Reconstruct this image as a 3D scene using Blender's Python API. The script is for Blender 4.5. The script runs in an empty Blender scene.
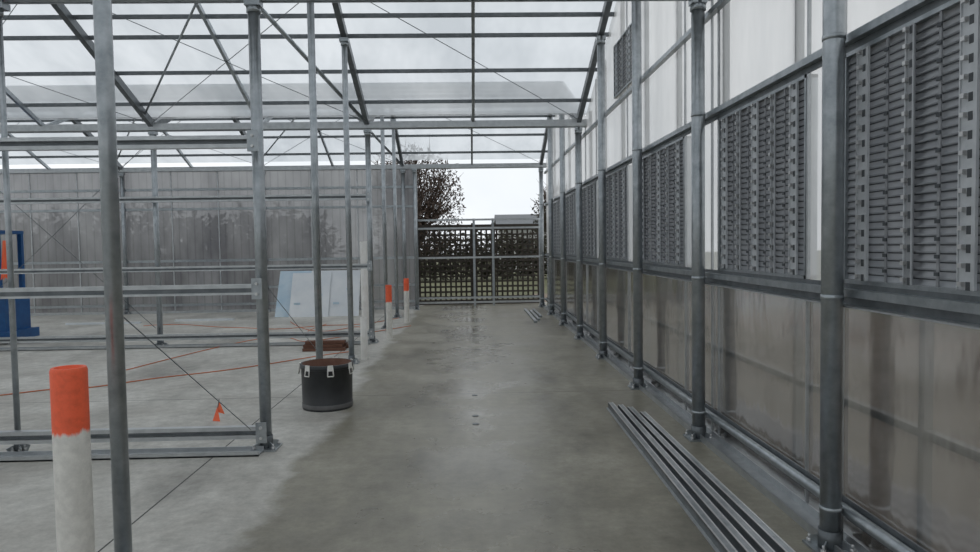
import bpy, math, random
from mathutils import Vector, Matrix
random.seed(7)
D=bpy.data; SC=bpy.context.scene
SC.view_settings.view_transform='Standard'
SC.view_settings.look='None'
SC.view_settings.exposure=.35
# ------------------------------------------------------------ materials
def newmat(name):
    m=D.materials.new(name); m.use_nodes=True
    nt=m.node_tree; nt.nodes.clear()
    out=nt.nodes.new('ShaderNodeOutputMaterial')
    return m,nt,out
def N(nt,t,**k):
    n=nt.nodes.new(t)
    for a,b in k.items():
        if a in n.inputs: n.inputs[a].default_value=b
        else: setattr(n,a,b)
    return n
def L(nt,a,b): nt.links.new(a,b)
def noise(nt,scale,detail=5,rough=.6,stretch=None):
    tc=N(nt,'ShaderNodeTexCoord'); mp=N(nt,'ShaderNodeMapping')
    if stretch: mp.inputs['Scale'].default_value=stretch
    L(nt,tc.outputs['Object'],mp.inputs['Vector'])
    n=N(nt,'ShaderNodeTexNoise'); n.inputs['Scale'].default_value=scale
    n.inputs['Detail'].default_value=detail; n.inputs['Roughness'].default_value=rough
    L(nt,mp.outputs[0],n.inputs['Vector']); return n
def ramp(nt,fac,stops):
    r=N(nt,'ShaderNodeValToRGB')
    e=r.color_ramp.elements
    while len(e)<len(stops): e.new(.5)
    for i,(p,c) in enumerate(stops):
        e[i].position=p; e[i].color=(c[0],c[1],c[2],1) if hasattr(c,'__len__') else (c,c,c,1)
    L(nt,fac,r.inputs[0]); return r
def solid(name,c1,c2=None,rough=.5,metal=0,scale=8,rough2=None,bump=0,stretch=None):
    m,nt,out=newmat(name)
    p=N(nt,'ShaderNodeBsdfPrincipled'); p.inputs['Metallic'].default_value=metal
    p.inputs['Roughness'].default_value=rough
    n=noise(nt,scale,stretch=stretch)
    r=ramp(nt,n.outputs[0],[(.3,c1),(.7,c2 or c1)]); L(nt,r.outputs[0],p.inputs['Base Color'])
    if rough2 is not None:
        r2=ramp(nt,n.outputs[0],[(.3,rough),(.7,rough2)]); L(nt,r2.outputs[0],p.inputs['Roughness'])
    if bump:
        b=N(nt,'ShaderNodeBump'); b.inputs['Strength'].default_value=bump; b.inputs['Distance'].default_value=.02
        L(nt,n.outputs[0],b.inputs['Height']); L(nt,b.outputs[0],p.inputs['Normal'])
    L(nt,p.outputs[0],out.inputs[0]); return m
def poly(name,ca,cb,transp,tcol,scale=.6,gloss=.12,grough=.25,diff=.25,stretch=None,flute=0,ribs=None):
    """twin-wall polycarbonate: part clear, part light-diffusing, slightly glossy"""
    m,nt,out=newmat(name)
    n=noise(nt,scale,4,.6,stretch)
    r=ramp(nt,n.outputs[0],[(.35,ca),(.65,cb)])
    col=r.outputs[0]
    if ribs:
        tc=N(nt,'ShaderNodeTexCoord'); sp=N(nt,'ShaderNodeSeparateXYZ'); L(nt,tc.outputs['Object'],sp.inputs[0])
        a=N(nt,'ShaderNodeMath'); a.operation='MULTIPLY'; a.inputs[1].default_value=ribs; L(nt,sp.outputs[0],a.inputs[0])
        fr_=N(nt,'ShaderNodeMath'); fr_.operation='FRACT'; L(nt,a.outputs[0],fr_.inputs[0])
        rb=ramp(nt,fr_.outputs[0],[(.0,.72),(.12,1.0),(.88,1.0),(1,.72)])
        mm=N(nt,'ShaderNodeMix',data_type='RGBA',blend_type='MULTIPLY'); mm.inputs[0].default_value=1
        L(nt,col,mm.inputs[6]); L(nt,rb.outputs[0],mm.inputs[7]); col=mm.outputs[2]
    tl=N(nt,'ShaderNodeBsdfTranslucent'); L(nt,col,tl.inputs[0])
    df=N(nt,'ShaderNodeBsdfDiffuse'); L(nt,col,df.inputs[0])
    m1=N(nt,'ShaderNodeMixShader'); m1.inputs[0].default_value=diff
    L(nt,tl.outputs[0],m1.inputs[1]); L(nt,df.outputs[0],m1.inputs[2])
    tr=N(nt,'ShaderNodeBsdfTransparent'); tr.inputs[0].default_value=(*tcol,1)
    m2=N(nt,'ShaderNodeMixShader'); m2.inputs[0].default_value=transp
    L(nt,m1.outputs[0],m2.inputs[1]); L(nt,tr.outputs[0],m2.inputs[2])
    gl=N(nt,'ShaderNodeBsdfGlossy'); gl.inputs['Roughness'].default_value=grough
    gl.inputs[0].default_value=(.9,.9,.9,1)
    if flute:
        n2=noise(nt,3,3,.5,(1,1,.4))
        b=N(nt,'ShaderNodeBump'); b.inputs['Strength'].default_value=flute; b.inputs['Distance'].default_value=.03
        L(nt,n2.outputs[0],b.inputs['Height']); L(nt,b.outputs[0],gl.inputs['Normal'])
    fr=N(nt,'ShaderNodeLayerWeight'); fr.inputs['Blend'].default_value=.35
    mt=N(nt,'ShaderNodeMath'); mt.operation='MULTIPLY_ADD'; mt.use_clamp=True
    L(nt,fr.outputs['Facing'],mt.inputs[0]); mt.inputs[1].default_value=gloss*1.4; mt.inputs[2].default_value=gloss*.4
    m3=N(nt,'ShaderNodeMixShader'); L(nt,mt.outputs[0],m3.inputs[0])
    L(nt,m2.outputs[0],m3.inputs[1]); L(nt,gl.outputs[0],m3.inputs[2])
    L(nt,m3.outputs[0],out.inputs[0]); return m
galv=solid('galvanised_steel',(.30,.33,.35),(.47,.50,.52),rough=.30,metal=.75,scale=14)
galvd=solid('galvanised_dark',(.12,.135,.145),(.20,.215,.225),rough=.40,metal=.6,scale=10)
alu=solid('aluminium_rail',(.44,.46,.475),(.58,.60,.61),rough=.33,metal=.7,scale=10)
bolt=solid('bolt_zinc',(.6,.6,.6),(.7,.7,.7),rough=.3,metal=.6)
roofm=poly('polycarbonate_roof',(.46,.49,.51),(.78,.80,.81),.40,(.84,.86,.88),.8,.05,.3,.10,(1,.35,1))
wallup=poly('polycarbonate_upper',(.58,.60,.61),(.80,.81,.81),.34,(.92,.92,.92),1.4,.12,.25,.12,(1,1,.3))
walllo=poly('polycarbonate_lower',(.13,.118,.105),(.33,.315,.29),.42,(.66,.63,.60),1.6,.60,.13,.2,(1,1,.35),flute=.30)  # darker, mottled base colour carries the dimness of a supposed fence outside
wallbk=poly('polycarbonate_back',(.17,.17,.18),(.42,.42,.425),.16,(.5,.5,.5),1.0,.22,.22,.2,(1,1,.35),flute=.2,ribs=5.2)
slat=poly('louvre_slat',(.20,.215,.235),(.29,.305,.325),.0,(.5,.5,.5),3,.14,.35,.5)
lcol=solid('louvre_bracket',(.44,.46,.48),(.60,.62,.64),rough=.4,metal=.15)
lmid=solid('louvre_batten',(.24,.25,.265),(.32,.33,.345),rough=.45,metal=.15)
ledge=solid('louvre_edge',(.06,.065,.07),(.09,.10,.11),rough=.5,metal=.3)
dark=solid('dark_void',(.03,.03,.03),(.05,.05,.05),rough=.8)
pvc=solid('white_pvc',(.70,.68,.63),(.85,.84,.81),rough=.45,scale=5)
orange=solid('fluoro_orange',(.98,.15,.06),(1.0,.21,.09),rough=.6)
black=solid('black_plastic',(.022,.024,.027),(.035,.037,.04),rough=.4)
grey=solid('grey_band',(.10,.10,.10),(.15,.15,.15),rough=.5)
soil=solid('brown_soil',(.12,.055,.03),(.20,.10,.055),rough=.9,scale=30,bump=.5)
brown=solid('rust_brown',(.12,.05,.03),(.18,.085,.055),rough=.7,scale=12)
blue=solid('blue_paint',(.008,.065,.20),(.012,.10,.28),rough=.45)
sheetw=solid('white_sheet',(.66,.70,.74),(.80,.82,.83),rough=.4,scale=2)
sheetb=solid('blue_film',(.45,.60,.72),(.62,.72,.79),rough=.35,scale=3)
timber=solid('dark_timber',(.032,.027,.022),(.065,.053,.042),rough=.8,scale=12)
leaf=solid('leaf',(.03,.032,.02),(.075,.07,.045),rough=.8,scale=2)
twig=solid('twig',(.05,.037,.03),(.10,.07,.055),rough=.9,scale=5)
grass=solid('grass',(.08,.09,.042),(.15,.145,.075),rough=.95,scale=1.5,bump=.5)
dirt=solid('dirt',(.13,.095,.07),(.24,.19,.145),rough=.95,scale=1.5,bump=.5)
cream=solid('shed_wall',(.45,.46,.45),(.52,.52,.5),rough=.8)
roofmt=solid('shed_roof',(.10,.11,.12),(.15,.16,.17),rough=.6)
cordm=solid('orange_cord',(.55,.15,.055),(.65,.2,.08),rough=.5)

def paintedpost(oz):
    m,nt,out=newmat('marker_paint')
    p=N(nt,'ShaderNodeBsdfPrincipled'); p.inputs['Roughness'].default_value=.5
    tc=N(nt,'ShaderNodeTexCoord'); sp=N(nt,'ShaderNodeSeparateXYZ'); L(nt,tc.outputs['Object'],sp.inputs[0])
    n=noise(nt,14,5,.6,(1,1,.35))
    a=N(nt,'ShaderNodeMath'); a.operation='MULTIPLY_ADD'; L(nt,n.outputs[0],a.inputs[0]); a.inputs[1].default_value=.10; L(nt,sp.outputs[2],a.inputs[2])
    r=ramp(nt,a.outputs[0],[(oz+.045,(.80,.78,.73)),(oz+.06,(1.0,.15,.06))])
    r.color_ramp.elements[0].position=min(.98,oz+.045); r.color_ramp.elements[1].position=min(1,oz+.062)
    n2=noise(nt,26,4,.7); r2=ramp(nt,n2.outputs[0],[(.3,.85),(.65,1.05)])
    mm=N(nt,'ShaderNodeMix',data_type='RGBA',blend_type='MULTIPLY'); mm.inputs[0].default_value=1
    L(nt,r.outputs[0],mm.inputs[6]); L(nt,r2.outputs[0],mm.inputs[7]); L(nt,mm.outputs[2],p.inputs['Base Color'])
    L(nt,p.outputs[0],out.inputs[0]); return m

def floormat():
    m,nt,out=newmat('wet_concrete')
    p=N(nt,'ShaderNodeBsdfPrincipled')
    tc=N(nt,'ShaderNodeTexCoord'); sp=N(nt,'ShaderNodeSeparateXYZ'); L(nt,tc.outputs['Object'],sp.inputs[0])
    def math_(op,a,b=None,clamp=False):
        n=N(nt,'ShaderNodeMath'); n.operation=op; n.use_clamp=clamp
        for i,v in enumerate((a,b)):
            if v is None: continue
            if isinstance(v,(int,float)): n.inputs[i].default_value=v
            else: L(nt,v,n.inputs[i])
        return n.outputs[0]
    nb=noise(nt,1.1,6,.62); nf=noise(nt,9,8,.7); nw=noise(nt,.9,6,.6,(1,.5,1)); ng=noise(nt,45,4,.7)
    xw=math_('ADD',sp.outputs[0],math_('MULTIPLY',math_('SUBTRACT',nb.outputs[0],.5),.9))
    mask=math_('MULTIPLY',math_('ADD',xw,1.36),8,True)
    dry=ramp(nt,nb.outputs[0],[(.32,(.42,.40,.36)),(.5,(.54,.525,.48)),(.68,(.66,.645,.60))])
    wet=ramp(nt,nb.outputs[0],[(.3,(.21,.193,.148)),(.5,(.285,.266,.21)),(.7,(.39,.37,.305))])
    mx=N(nt,'ShaderNodeMix',data_type='RGBA'); L(nt,mask,mx.inputs[0]); L(nt,dry.outputs[0],mx.inputs[6]); L(nt,wet.outputs[0],mx.inputs[7])
    fr=ramp(nt,nf.outputs[0],[(.3,.74),(.7,1.12)])
    mm=N(nt,'ShaderNodeMix',data_type='RGBA',blend_type='MULTIPLY'); mm.inputs[0].default_value=1
    L(nt,mx.outputs[2],mm.inputs[6]); L(nt,fr.outputs[0],mm.inputs[7])
    fg=ramp(nt,ng.outputs[0],[(.3,.9),(.7,1.05)])
    mg=N(nt,'ShaderNodeMix',data_type='RGBA',blend_type='MULTIPLY'); mg.inputs[0].default_value=1
    L(nt,mm.outputs[2],mg.inputs[6]); L(nt,fg.outputs[0],mg.inputs[7])
    st=ramp(nt,nw.outputs[0],[(.36,.66),(.42,.85),(.50,1.0)])
    m3=N(nt,'ShaderNodeMix',data_type='RGBA',blend_type='MULTIPLY'); m3.inputs[0].default_value=1
    L(nt,mg.outputs[2],m3.inputs[6]); L(nt,st.outputs[0],m3.inputs[7])
    jx=math_('LESS_THAN',math_('ABSOLUTE',math_('ADD',sp.outputs[0],2.0)),.006)
    jy=math_('LESS_THAN',math_('ABSOLUTE',math_('SUBTRACT',math_('MODULO',math_('ADD',sp.outputs[1],26.0),6.1),3.0)),.006)
    j=math_('MAXIMUM',jx,jy)
    m4=N(nt,'ShaderNodeMix',data_type='RGBA'); L(nt,j,m4.inputs[0]); L(nt,m3.outputs[2],m4.inputs[6]); m4.inputs[7].default_value=(.05,.05,.048,1)
    L(nt,m4.outputs[2],p.inputs['Base Color'])
    cen=math_('SUBTRACT',1.0,math_('MULTIPLY',math_('ABSOLUTE',sp.outputs[0]),1.1),True)
    rr=ramp(nt,nb.outputs[0],[(.38,.32),(.62,.54)])
    rd=ramp(nt,nb.outputs[0],[(.35,.5),(.6,.7)])
    mr=N(nt,'ShaderNodeMix',data_type='RGBA'); L(nt,mask,mr.inputs[0]); L(nt,rd.outputs[0],mr.inputs[6]); L(nt,rr.outputs[0],mr.inputs[7])
    sb=math_('SUBTRACT',mr.outputs[2],math_('MULTIPLY',cen,.2),True)
    L(nt,sb,p.inputs['Roughness'])
    p.inputs['Specular IOR Level'].default_value=.5
    b=N(nt,'ShaderNodeBump'); b.inputs['Strength'].default_value=.12; b.inputs['Distance'].default_value=.01
    L(nt,nf.outputs[0],b.inputs['Height']); L(nt,b.outputs[0],p.inputs['Normal'])
    L(nt,p.outputs[0],out.inputs[0]); return m
concrete=floormat()

# ------------------------------------------------------------ mesh builder
class MB:
    def __init__(s): s.v=[];s.f=[];s.mi=[];s.m=[];s.sm=[]
    def _mi(s,m):
        if m not in s.m: s.m.append(m)
        return s.m.index(m)
    def face(s,pts,m):
        b=len(s.v); s.v+= [tuple(p) for p in pts]; s.f.append(tuple(range(b,b+len(pts)))); s.mi.append(s._mi(m)); s.sm.append(False)
    def box(s,x0,x1,y0,y1,z0,z1,m):
        b=len(s.v)
        s.v+=[(x0,y0,z0),(x1,y0,z0),(x1,y1,z0),(x0,y1,z0),(x0,y0,z1),(x1,y0,z1),(x1,y1,z1),(x0,y1,z1)]
        k=s._mi(m)
        for q in [(0,3,2,1),(4,5,6,7),(0,1,5,4),(1,2,6,5),(2,3,7,6),(3,0,4,7)]:
            s.f.append(tuple(b+i for i in q)); s.mi.append(k); s.sm.append(False)
    def beam(s,a,c,w,h,m,up=(0,0,1)):
        a=Vector(a);c=Vector(c);d=(c-a).normalized();u=Vector(up)
        if abs(d.dot(u))>.99: u=Vector((1,0,0))
        r=d.cross(u).normalized(); u=r.cross(d).normalized()
        b=len(s.v)
        for p in (a,c):
            for sx,sy in ((-1,-1),(1,-1),(1,1),(-1,1)):
                s.v.append(tuple(p+r*sx*w/2+u*sy*h/2))
        k=s._mi(m)
        for q in [(0,1,2,3),(7,6,5,4),(0,4,5,1),(1,5,6,2),(2,6,7,3),(3,7,4,0)]:
            s.f.append(tuple(b+i for i in q)); s.mi.append(k); s.sm.append(False)
    def cyl(s,a,c,r,m,n=16,r2=None,caps=True):
        r2=r if r2 is None else r2
        a=Vector(a);c=Vector(c);d=(c-a).normalized();u=Vector((0,0,1)) if abs(d.z)<.9 else Vector((1,0,0))
        x=d.cross(u).normalized(); y=d.cross(x).normalized()
        b=len(s.v);k=s._mi(m)
        for p,R in ((a,r),(c,r2)):
            for i in range(n):
                t=2*math.pi*i/n; s.v.append(tuple(p+x*math.cos(t)*R+y*math.sin(t)*R))
        for i in range(n):
            j=(i+1)%n; s.f.append((b+i,b+n+i,b+n+j,b+j)); s.mi.append(k); s.sm.append(True)
        if caps:
            s.f.append(tuple(b+i for i in range(n))); s.mi.append(k); s.sm.append(False)
            s.f.append(tuple(b+n+i for i in reversed(range(n)))); s.mi.append(k); s.sm.append(False)
    def lathe(s,cx,cy,prof,m,n=40,mats=None):
        b=len(s.v)
        for r,z in prof:
            for i in range(n):
                t=2*math.pi*i/n; s.v.append((cx+r*math.cos(t),cy+r*math.sin(t),z))
        for q in range(len(prof)-1):
            k=s._mi(mats[q] if mats else m)
            for i in range(n):
                j=(i+1)%n; s.f.append((b+q*n+i,b+q*n+j,b+(q+1)*n+j,b+(q+1)*n+i)); s.mi.append(k); s.sm.append(abs(prof[q][1]-prof[q+1][1])>.02)
    def obj(s,name,origin=None):
        me=D.meshes.new(name)
        o0=Vector(origin) if origin else Vector((0,0,0))
        me.from_pydata([tuple(Vector(v)-o0) for v in s.v],[],s.f)
        for m in s.m: me.materials.append(m)
        me.polygons.foreach_set('material_index',s.mi); me.polygons.foreach_set('use_smooth',s.sm)
        me.update()
        o=D.objects.new(name,me); o.location=o0; SC.collection.objects.link(o); return o

# ------------------------------------------------------------ layout
XR=1.84; BAY=3.49; XL=[XR-BAY*i for i in range(6)]
XEND=XL[-1]
G=[-6.6,-.5,5.6,11.7,17.8]
ZE=3.62; SL=.42
def roofz(y):
    for a,b in zip(G[:-1],G[1:]):
        if a<=y<=b: return ZE+SL*min(y-a,b-y)
    return ZE
WX=1.97
f=MB(); f.box(XEND-.3,2.15,-7,19.3,-.15,0,concrete); f.obj('floor')
g=MB(); g.box(-60,60,-30,120,-.3,-.16,grass); g.box(2.16,9,-12,24,-.16,-.10,dirt); g.obj('ground_grass')

# roof glazing
c=MB()
for a,b in zip(G[:-1],G[1:]):
    mid=(a+b)/2
    for y0,y1 in ((a+.08,mid),(b-.08,mid)):
        x=XEND-.1
        while x<2.0:
            x1=min(x+1.163,2.02)
            p=[(x,y0,roofz(y0)+.10),(x1,y0,roofz(y0)+.10),(x1,y1,roofz(y1)+.10),(x,y1,roofz(y1)+.10)]
            c.face(p,roofm); x=x1
c.obj('ceiling')
r=MB()
for a,b in zip(G[:-1],G[1:]):
    mid=(a+b)/2; zr=roofz(mid)
    nx=int(round((XR-XEND)/(BAY/2)))
    for i in range(nx+1):
        X=XR-i*BAY/2; main=(i%2==0)
        w,h=(.075,.115) if main else (.045,.065)
        for e in (a,b):
            r.beam((X,e,ZE),(X,mid,zr),w,h,galvd if main else galv)
        if main: r.box(X-.05,X+.05,mid-.15,mid+.15,zr-.12,zr+.02,galv)
    for e,s in ((a,1),(b,-1)):
        for t in (.49,1.21,1.93,2.3,2.66):
            y=e+s*t; r.box(XEND,2.0,y-.02,y+.02,roofz(y)+.03,roofz(y)+.08,galvd)
    r.box(XEND,2.0,mid-.05,mid+.05,zr,zr+.09,galv)
    r.cyl((XL[1],b-.1,ZE),(XL[1]-BAY/2+.6,mid,zr-.05),.03,galv,8)
    for k in (0,1,2,3):
        r.cyl((XL[k],b-.1,ZE+.02),(XL[k+1],mid,zr-.06),.005,galvd,6)
        if k: r.cyl((XL[k+1],b-.1,ZE+.02),(XL[k],mid,zr-.06),.005,galvd,6)
        if k>=2:
            r.cyl((XL[k],b-.3,roofz(b-.3)),(XL[k]+BAY/2,mid+.4,roofz(mid+.4)-.05),.016,galv,8)
for y in G[1:]:
    r.box(XEND,2.0,y-.09,y+.09,ZE-.07,ZE-.055,galv)
    r.box(XEND,2.0,y-.095,y-.075,ZE-.075,ZE+.03,alu)
    r.box(XEND,2.0,y+.075,y+.095,ZE-.075,ZE+.03,galv)
r.obj('roof_frame')

# posts
def post(x,y,ztop,rad,name='steel_post',plate=.1,clamps=False):
    p=MB()
    p.box(x-plate,x+plate,y-plate,y+plate,0,.014,galv)
    p.cyl((x,y,.014),(x,y,ztop),rad,galv,24)
    p.cyl((x,y,.014),(x,y,.11),rad+.008,galvd,24)
    for a in range(4):
        t=math.pi/4+a*math.pi/2
        p.beam((x,y,.05),(x+math.cos(t)*(rad+.05),y+math.sin(t)*(rad+.05),.02),.008,.06,galv)
    for sx in (-1,1):
        for sy in (-1,1):
            bx,by=x+sx*plate*.75,y+sy*plate*.75
            p.cyl((bx,by,.014),(bx,by,.034),.014,bolt,6); p.cyl((bx,by,.034),(bx,by,.055),.007,bolt,8)
    if clamps:
        for z in (.22,1.31,2.61):
            p.cyl((x,y,z-.012),(x,y,z+.012),rad+.003,galv,24)
            p.box(x+rad,WX-.08,y-.02,y+.02,z-.02,z+.02,galv)
    p.cyl((x,y,ztop-.10),(x,y,ztop-.05),rad+.01,galv,20)
    p.box(x-.06,x+.06,y-.05,y+.05,ztop-.05,ztop,galv)
    return p.obj(name,(x,y,0))
YS=[3.5,5.583]+[3.55+2.033*k for k in range(2,8)]+[1.5]
for y in YS:
    gut=min(abs(y-q) for q in G)<.15
    zt=(ZE-.09) if gut else roofz(y)-.06
    post(XR,y,zt,.052,clamps=True)
    yl=3.28 if y==3.5 else y
    if y>2: post(XL[1],yl,(ZE-.09) if gut else roofz(yl)-.06,.038 if not gut else .045)
for X in XL[2:]:
    for y in G[2:]: post(X,y-.02,ZE-.09,.045)
post(-3.62,5.62,ZE-.09,.022,plate=.04)
post(-1.35,17.6,ZE-.09,.035,plate=.07)

# ---------------- right wall
w=MB()
Z0,Z1,Z2,Z3=.20,1.31,2.61,3.40
y0w,y1w=-6.6,17.8
louv=[(-2.2,-.6),(-.2,1.4),(1.75,3.62),(4.0,5.45),(6.3,8.0),(8.6,10.2),(10.7,12.3),(12.8,14.3),(14.8,16.3)]
seams=sorted(set([y0w,y1w]+[v for l in louv for v in l]+G))
for a,b in zip(seams[:-1],seams[1:]):
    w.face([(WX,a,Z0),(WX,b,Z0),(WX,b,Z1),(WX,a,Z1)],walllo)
    if (a,b) not in louv: w.face([(WX,a,Z1),(WX,b,Z1),(WX,b,Z2),(WX,a,Z2)],wallup)
ys=sorted(set(seams+[(a+b)/2 for a,b in zip(G[:-1],G[1:])]))
for a,b in zip(ys[:-1],ys[1:]):
    w.face([(WX,a,Z2),(WX,b,Z2),(WX,b,roofz(b)+.1),(WX,a,roofz(a)+.1)],wallup)
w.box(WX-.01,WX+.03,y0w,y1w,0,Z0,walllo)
w.obj('wall_right')
t=MB()
def rail(z,h=.05,mat=galv,d=.05):
    t.box(WX-.01-d,WX-.01,y0w,y1w,z-h/2,z+h/2,mat)
for z in (Z1+.02,Z2,Z3): rail(z,.04)
t.box(WX-.02,WX-.01,y0w,y1w,Z1-.055,Z1+.065,galvd); t.box(WX-.08,WX-.01,y0w,y1w,Z1-.052,Z1-.044,alu)  # backing plate in darker galv: the mid rail's shadow put into its colour
t.box(WX-.02,WX-.01,y0w,y1w,Z2-.055,Z2+.04,galvd)
t.box(WX-.02,WX-.01,y0w,y1w,Z0-.06,Z0+.05,galvd)
t.cyl((WX-.045,y0w,Z0),(WX-.045,y1w,Z0),.03,galv,12)
for i,a in enumerate(seams[1:-1]):
    t.box(WX-.018,WX-.002,a-.010,a+.010,.02,roofz(a)+.05,alu)
for a in [y0w+1.2*k for k in range(1,20)]:
    t.box(WX+.01,WX+.05,a-.02,a+.02,0,roofz(a),galvd)
t.box(WX+.01,WX+.05,y0w,y1w,.72,.76,galvd)
t.box(WX-.14,WX+.03,y0w,y1w,0,.018,alu); t.box(WX-.14,WX-.13,y0w,y1w,.018,.05,alu)
t.box(WX-.02,WX+.03,y0w,y1w,.018,.06,alu)
t.obj('trim_1')
# louvres: fine closed slats crossed by vertical slotted battens
def louvre(a,b,z0,z1,ncol=5):
    m=MB(); x=WX+.0
    fr=.02
    m.box(x-.02,x+.05,a,b,z0,z0+fr,galv); m.box(x-.02,x+.05,a,b,z1-fr,z1,galv)
    m.box(x-.02,x+.05,a,a+fr,z0,z1,galv); m.box(x-.02,x+.05,b-fr,b,z0,z1,galv)
    n=int((z1-z0-2*fr)/.036); h=(z1-z0-2*fr)/n
    for i in range(n):
        z=z0+fr+i*h
        m.face([(x-.008,a+fr,z-.004),(x-.008,b-fr,z-.004),(x+.009,b-fr,z+h+.006),(x+.009,a+fr,z+h+.006)],slat)
        m.box(x-.010,x-.007,a+fr,b-fr,z-.002,z+.003,lmid)
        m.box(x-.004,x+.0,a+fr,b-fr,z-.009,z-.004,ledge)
    for k in range(ncol):
        yc=a+(k+.5)*(b-a)/ncol
        big=(k%2==0); wd=.05 if big else .03; mt=lcol if big else lmid
        m.box(x-.024,x-.018,yc-wd,yc+wd,z0+fr,z1-fr,mt)
        m.box(x-.030,x-.024,yc-wd,yc-wd+.006,z0+fr,z1-fr,lcol)
        m.box(x-.030,x-.024,yc+wd-.006,yc+wd,z0+fr,z1-fr,lcol)
        for i in range(0,n,2):
            z=z0+fr+(i+.5)*h
            m.box(x-.0255,x-.024,yc-.020,yc+.004,z-.020,z+.014,ledge)
            m.box(x-.042,x-.024,yc+.008,yc+.030,z-.004,z+.014,bolt)
        # thin intermediate wire guide between battens
        yy=yc+.5*(b-a)/ncol
        if k<ncol-1:
            m.box(x-.016,x-.010,yy-.008,yy+.008,z0+fr,z1-fr,lmid)
            for i in range(1,n,2):
                z=z0+fr+(i+.5)*h
                m.box(x-.022,x-.016,yy-.014,yy+.014,z-.008,z+.008,ledge)
    return m.obj('louvre_vent',(x,(a+b)/2,z0))
for a,b in louv: louvre(a+.015,b-.015,Z1+.065,Z2-.055)
louvre(8.25,9.35,3.52,4.2,3)

# ---------------- back wall
bk=MB(); YB=17.9
XO=-1.35
x=XEND
while x<XO-.01:
    x1=min(x+1.163,XO)
    bk.face([(x,YB,.06),(x1,YB,.06),(x1,YB,ZE),(x,YB,ZE)],wallbk)
    x=x1
bk.obj('wall_back')
t=MB(); x=XEND
while x<XO-.01:
    t.box(x-.014,x+.014,YB-.03,YB-.005,.02,ZE-.05,alu); x+=1.163
for z in (.2,.62,Z1,2.61,3.1): t.box(XEND,XO,YB-.07,YB-.02,z-.03,z+.03,galv)
t.box(XEND,XO,YB-.1,YB+.02,0,.06,alu)
t.box(XO-.04,XO+.04,YB-.05,YB+.03,0,ZE-.05,galv)
t.obj('trim_2')
wl=MB(); wx=XEND-.2; wl.face([(wx,-6.6,0),(wx,17.9,0),(wx,17.9,ZE),(wx,-6.6,ZE)],wallup)
for z in (.2,Z1,2.61): wl.box(wx+.01,wx+.06,-6.6,17.9,z-.03,z+.03,galv)
wl.obj('wall_left')
wf=MB(); wf.face([(XEND-.12,-6.7,0),(2,-6.7,0),(2,-6.7,ZE),(XEND-.12,-6.7,ZE)],wallup)
for z in (.2,Z1,2.61): wf.box(XEND,2,-6.69,-6.63,z-.03,z+.03,galv)
wf.obj('wall_front')

# ---------------- internal partition framing (rails)
def partition(y,xa,xb,name):
    m=MB()
    for zc in (2.42,.17):
        m.box(xa,xb,y-.03,y+.03,zc+.015,zc+.045,alu); m.box(xa,xb,y-.03,y+.03,zc-.05,zc-.02,alu)
        m.box(xa,xb,y+.015,y+.02,zc-.03,zc+.03,galvd)
    m.box(xa,xb,y-.03,y+.03,1.295,1.325,alu); m.box(xa,xb,y-.02,y-.01,1.26,1.30,galvd); m.box(xa,xb,y-.05,y+.03,1.245,1.262,alu)
    m.box(xa,xb,y-.09,y-.08,.0,.04,alu); m.box(xa,xb,y-.09,y+.06,0,.012,alu); m.box(xa,xb,y+.05,y+.06,0,.04,alu)
    for zc in (2.42,.17,1.29):
        m.box(xb-.03,xb+.05,y-.045,y-.03,zc-.08,zc+.08,galv)
        m.cyl((xb+.01,y-.06,zc+.04),(xb+.01,y-.045,zc+.04),.012,bolt,6); m.cyl((xb+.01,y-.06,zc-.04),(xb+.01,y-.045,zc-.04),.012,bolt,6)
    m.obj(name)
partition(5.46,XEND,XL[1]+.0,'framing_rails')
partition(11.56,XEND,XL[1]+.0,'framing_rails')
m=MB()
m.cyl((XL[1]-.06,3.4,1.32),(XL[1]-.06,5.4,.2),.003,galvd,6)
m.cyl((XL[1],5.7,1.30),(XL[1],7.5,.5),.003,galvd,6)
m.obj('bracing_cables')
m=MB()
m.cyl((XL[3]+.1,11.75,3.4),(XL[2]-.1,11.75,.3),.005,galvd,6)
m.cyl((XL[2]-.1,11.78,3.4),(XL[3]+.1,11.78,.3),.005,galvd,6)
m.obj('bracing_cables')

# ---------------- gate at the far end
m=MB(); yg=18.45
for X in (-1.42,.12,.62,1.86): m.box(X-.03,X+.03,yg-.03,yg+.03,0,2.3,galv)
for z in (2.27,2.05,1.28,.22,.10): m.box(-1.42,1.86,yg-.05,yg-.02,z-.025,z+.025,alu)
m.obj('gate_frame')
m=MB(); yl=19.0
x=-1.5
while x<1.95: m.box(x-.024,x+.024,yl,yl+.02,.12,2.1,timber); x+=.14
z=.2
while z<2.1: m.box(-1.52,1.95,yl-.02,yl,z-.024,z+.024,timber); z+=.14
for X in (-1.55,.1,.65,1.95): m.box(X-.05,X+.05,yl+.02,yl+.1,0,2.2,timber)
m.box(-1.55,1.95,yl-.02,yl+.1,2.08,2.16,timber); m.box(-1.55,1.95,yl-.02,yl+.1,0.0,.12,timber)
m.obj('trellis_screen')

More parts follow.
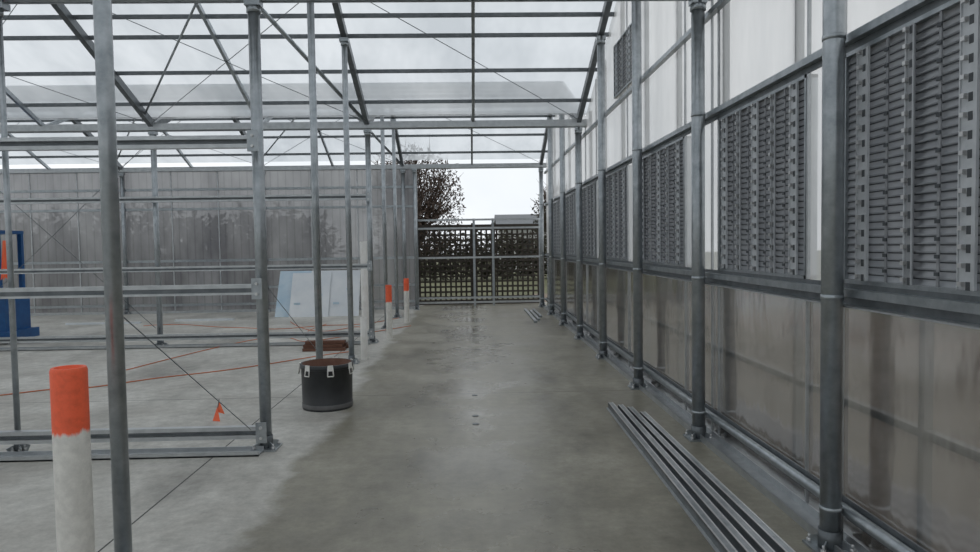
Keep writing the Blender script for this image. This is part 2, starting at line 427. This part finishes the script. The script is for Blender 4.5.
# ---------------- outside vegetation
def shrub(mb,cx,cy,cz,rx,ry,rz,n,s,mat):
    for _ in range(n):
        while True:
            v=Vector((random.uniform(-1,1),random.uniform(-1,1),random.uniform(-1,1)))
            if .35<v.length<1: break
        p=Vector((cx+v.x*rx,cy+v.y*ry,cz+v.z*rz))
        if p.z<.0: continue
        a=Vector((random.gauss(0,1),random.gauss(0,1),random.gauss(0,1))).normalized()
        b=a.cross(Vector((random.gauss(0,1),random.gauss(0,1),1))).normalized()
        q=s*random.uniform(.6,1.4)
        mb.face([p,p+a*q+b*q*.35,p+a*q*1.8,p+a*q-b*q*.35],mat)
m=MB()
for i in range(18):
    X=-17+i*.72
    shrub(m,X,21.5+random.uniform(-.3,.3),1.0,.8,.9,1.8+random.uniform(-.3,.4),800,.18,leaf)
m.obj('hedge')
def tree(x,y,h,w,n,name,mat,ls=.10):
    m=MB(); m.cyl((x,y,-.16),(x,y,h*.45),.16,twig,10,.1)
    for i in range(38):
        t=random.uniform(0,6.28); z0=h*random.uniform(.2,.5); e=Vector((x+math.cos(t)*w*random.uniform(.4,.9),y+math.sin(t)*w*.7,h*random.uniform(.55,1)))
        m.cyl((x,y,z0),e,.05,twig,6,.01)
        for j in range(18):
            s=Vector((x,y,z0)).lerp(e,random.uniform(.35,1)); q=s+Vector((random.gauss(0,.3),random.gauss(0,.3),random.uniform(0,.6)))
            m.cyl(s,q,.016,twig,4,.004,False)
    shrub(m,x,y,h*.62,w,w*.8,h*.4,n,ls,mat)
    m.obj(name,(x,y,-.16))
tree(-1.9,24.5,5.0,1.75,6500,'tree',twig,.07)
tree(3.9,31,4.2,1.1,1800,'tree',leaf)
m=MB()
for i in range(15): shrub(m,-4+i*.9,36,.8,1.0,.8,1.5,700,.16,leaf)
m.obj('low_hedge')
m=MB(); m.box(2.0,8,44,49,-.16,2.6,cream)
m.face([(1.7,43.7,2.6),(8.3,43.7,2.6),(8.3,46.5,3.6),(1.7,46.5,3.6)],roofmt); m.face([(1.7,49.3,2.6),(8.3,49.3,2.6),(8.3,46.5,3.6),(1.7,46.5,3.6)],roofmt)
m.box(3,4,43.97,44.0,.9,1.9,dark); m.box(5.5,6.4,43.97,44.0,-.16,1.9,dark)
m.obj('shed')

# ---------------- loose objects
def marker(x,y,h,rad,oz):
    pm=paintedpost(oz-.10)
    m=MB(); prof=[(rad,0),(rad,h*.5),(rad,h-.012),(rad*.94,h),(rad*.78,h),(rad*.76,h-.02),(0.001,h-.02)]
    m.lathe(0,0,prof,pm,36)
    o=m.obj('marker_post'); o.location=(x,y,0)
marker(-1.72,3.02,1.105,.071,.925)
marker(-1.42,12.2,.93,.055,.73)
marker(-1.33,14.6,.93,.055,.77)
def pipe(x,y,h,rad):
    m=MB(); m.lathe(x,y,[(rad,0),(rad,h),(rad*.8,h),(rad*.8,h-.15),(0.001,h-.15)],pvc,24); m.obj('pvc_pipe',(x,y,0))
pipe(-1.52,9.95,.60,.05); pipe(-1.90,12.7,1.70,.075)
# black tub with latches
m=MB(); px,py=-1.45,7.02; R=.255
m.lathe(px,py,[(.001,.0),(R*.96,0),(R*.98,.02),(R*.98,.06),(R*.965,.065),(R*.985,.40),(R*1.02,.405),(R*1.02,.45),(R*.95,.45),(R*.93,.36),(.001,.35)],black,48,
  [black,black,grey,black,black,black,black,black,brown,soil])
for i in range(7):
    t=i*2*math.pi/7-.35; cx,cy=px+math.cos(t)*(R*1.03),py+math.sin(t)*(R*1.03)
    rr=Vector((math.cos(t),math.sin(t),0)); tt=Vector((-math.sin(t),math.cos(t),0))
    P=Vector((cx,cy,0))
    for s in (-.022,.022): m.cyl(P+tt*s+Vector((0,0,.44)),P+tt*s*1.3+rr*.012+Vector((0,0,.35)),.006,pvc,8)
    m.cyl(P-tt*.029+rr*.012+Vector((0,0,.35)),P+tt*.029+rr*.012+Vector((0,0,.35)),.006,pvc,8)
    m.beam(P+Vector((0,0,.455)),P+Vector((0,0,.40)),.05,.014,pvc,up=tuple(rr))
m.obj('black_tub',(px,py,0))
# loose steel channels, right foreground
def chan(m,xa,ya,xb,yb,wd,h):
    up=Vector((0,0,1)); a=Vector((xa,ya,0));b=Vector((xb,yb,0));d=(b-a).normalized();r_=Vector((d.y,-d.x,0))
    m.beam(a+up*(h-.003),b+up*(h-.003),wd,.006,galv)
    for s in (-1,1):
        o=r_*s*(wd/2-.003)
        m.beam(a+o+up*h/2,b+o+up*h/2,.006,h,galvd)
        m.beam(a+r_*s*(wd/2+.008)+up*.003,b+r_*s*(wd/2+.008)+up*.003,.020,.006,alu)
        m.beam(a+r_*s*(wd/2-.006)+up*(h+.001),b+r_*s*(wd/2-.006)+up*(h+.001),.010,.005,bolt)
m=MB()
chan(m,1.245,1.15,1.345,6.70,.05,.055)
chan(m,1.35,1.2,1.42,6.60,.05,.055)
chan(m,1.455,1.1,1.49,6.50,.05,.055)
chan(m,1.575,1.2,1.56,6.30,.05,.055)
m.obj('steel_channel_bundle')
m=MB()
for dx,ya,yb in ((0,14.2,17),(.1,14.6,16.6),(.2,15.2,16.9)):
    m.box(1.3+dx,1.36+dx,ya,yb,0,.04,galv)
m.obj('steel_offcuts')
# leaning sheets
m=MB()
def lean(xa,xb,y,h,mat,th=.02,sk=0):
    m.face([(xa,y-.42,0),(xb,y-.42,0),(xb+sk,y,h),(xa+sk,y,h)],mat)
    m.face([(xa,y-.42+th,0),(xb,y-.42+th,0),(xb+sk,y+th,h),(xa+sk,y+th,h)],mat)
    m.face([(xb,y-.42,0),(xb,y-.42+th,0),(xb+sk,y+th,h),(xb+sk,y,h)],mat)
    m.face([(xa,y-.42,0),(xa,y-.42+th,0),(xa+sk,y+th,h),(xa+sk,y,h)],mat)
    m.face([(xa+sk,y,h),(xb+sk,y,h),(xb+sk,y+th,h),(xa+sk,y+th,h)],mat)
lean(-4.55,-3.7,16.75,1.05,sheetb,sk=.05); lean(-3.75,-2.6,16.70,1.05,sheetw)
lean(-4.2,-3.3,16.65,1.0,sheetw,sk=.02)
for (a,z) in ((-4.1,.3),(-3.6,.5),(-3.2,.3),(-2.9,.62)):
    yy=16.22+.42*z; m.beam((a,yy,z),(a+.14,yy,z),.01,.05,sheetb)
m.obj('leaning_sheets')
m=MB()
for i,(xa,xb,ya,z) in enumerate([(-2.6,-1.95,10.8,0),(-2.62,-1.98,10.95,0),(-2.55,-1.93,11.1,0),(-2.6,-2.0,10.85,.05),(-2.5,-1.96,11.0,.05),(-2.58,-1.97,10.9,.10)]):
    m.box(xa,xb,ya,ya+.13,z,z+.045,brown)
m.obj('timber_offcuts')
m=MB(); m.box(-6.6,-5.3,15.75,15.83,0,.04,sheetw); m.box(-8.8,-7.2,15.4,15.46,0,.04,sheetw); m.obj('white_trim_length')
def flag(x,y,s=1):
    m=MB(); m.cyl((x-.02,y,0),(x+.02,y,.20*s),.004,galvd,6); m.face([(x-.01,y,.08*s),(x+.02,y,.18*s),(x+.07,y-.01,.06*s)],orange); m.face([(x-.04,y-.02,0),(x,y,.13*s),(x+.04,y-.05,.0)],orange); m.obj('orange_marker_flag')
flag(-2.38,6.55)
# blue materials trolley / stand
m=MB()
bx0,bx1,by0,by1=-8.95,-8.05,12.3,13.0
m.box(bx0,bx1+.12,by0-.05,by1+.05,.06,.22,blue)
m.box(bx0,bx1,by0,by1,.22,.78,blue)
m.box(bx0,bx1+.02,by0-.02,by1+.02,.78,.84,blue)
for X in (bx0+.04,bx1-.10):
    for Y in (by0+.04,by1-.04): m.box(X-.035,X+.035,Y-.035,Y+.035,.84,1.98,blue)
m.box(bx0,bx1-.06,by0,by0+.03,1.15,1.94,blue)
m.box(bx0,bx1-.06,by0,by1,1.92,1.98,blue)
m.box(bx0+.1,bx1-.2,by0-.004,by0,1.3,1.75,dark)
for X in (bx0+.1,bx1-.05):
    for Y in (by0+.05,by1-.05): m.cyl((X-.03,Y,.06),(X+.03,Y,.06),.06,black,16)
m.beam((bx1-.04,by0+.3,.84),(bx1-.04,by0+.3,1.9),.03,.03,galv)
m.obj('blue_trolley')
m=MB()
P=[]
for i in range(7):
    P.append((-8.04+i*.028,12.22+.025*math.sin(i*2.1)))
for i in range(6):
    (xa,ya),(xb,yb)=P[i],P[i+1]
    m.face([(xa,ya,1.12+.05*(i%2)),(xb,yb,1.12+.05*((i+1)%2)),(xb*.35+(-7.99)*.65,12.26,1.80),(xa*.35+(-7.99)*.65,12.26,1.80)],orange)
m.obj('hi_vis_cloth')
def cord(pts,name='extension_cord'):
    cu=D.curves.new(name,'CURVE'); cu.dimensions='3D'; cu.bevel_depth=.0065; cu.bevel_resolution=2
    s=cu.splines.new('NURBS'); s.points.add(len(pts)-1)
    for i,p in enumerate(pts): s.points[i].co=(p[0],p[1],.007,1)
    s.order_u=4; s.use_endpoint_u=True; s.resolution_u=8
    cu.materials.append(cordm); o=D.objects.new(name,cu); SC.collection.objects.link(o)
cord([(-6.3,7.3),(-5.26,7.8),(-4.9,8.3),(-4.47,8.1),(-3.97,8.8),(-3.3,9.1),(-2.5,10),(-2.1,10.5),(-1.8,10.7)])
cord([(-6.9,14.9),(-6.3,15.3),(-5.4,14.4),(-4.45,14.2),(-3.7,13.6),(-2.9,14.7),(-2.2,14.1),(-1.6,15.6)])
cord([(-4.6,9.4),(-3.9,12.9),(-3.1,12.6),(-2.9,11.6),(-2.2,12.6),(-1.6,13.4),(-1.2,14.0)])
cord([(-3.9,15.2),(-3.2,13.4),(-2.6,13.1),(-2.3,14.4),(-1.9,13.2),(-2.6,12.5),(-3.3,13.0),(-3.0,14.6)])
m=MB()
for y in (6.2,6.5,7.4): m.cyl((.03,y,0),(.03,y,.004),.03,galvd,16)
m.obj('floor_anchor_caps')

# ------------------------------------------------------------ world + camera
W=D.worlds.new('overcast'); SC.world=W; W.use_nodes=True; nt=W.node_tree; nt.nodes.clear()
o=N(nt,'ShaderNodeOutputWorld'); bg=N(nt,'ShaderNodeBackground'); bg.inputs[1].default_value=1.0
tc=N(nt,'ShaderNodeTexCoord'); n=N(nt,'ShaderNodeTexNoise'); n.inputs['Scale'].default_value=2.2; n.inputs['Detail'].default_value=5
L(nt,tc.outputs['Generated'],n.inputs['Vector'])
rr=ramp(nt,n.outputs[0],[(.3,(.66,.70,.74)),(.65,(.92,.94,.96))]); L(nt,rr.outputs[0],bg.inputs[0]); L(nt,bg.outputs[0],o.inputs[0])
cam=D.cameras.new('camera'); co=D.objects.new('camera',cam); SC.collection.objects.link(co); SC.camera=co
cam.sensor_width=36; cam.lens=25.7; cam.clip_start=.05; cam.clip_end=400
M=Matrix.Rotation(math.radians(-1.64),4,'Z')@Matrix.Rotation(math.radians(90-2.54),4,'X')@Matrix.Rotation(math.radians(-.85),4,'Z')
M.translation=Vector((0,0,1.6)); co.matrix_world=M
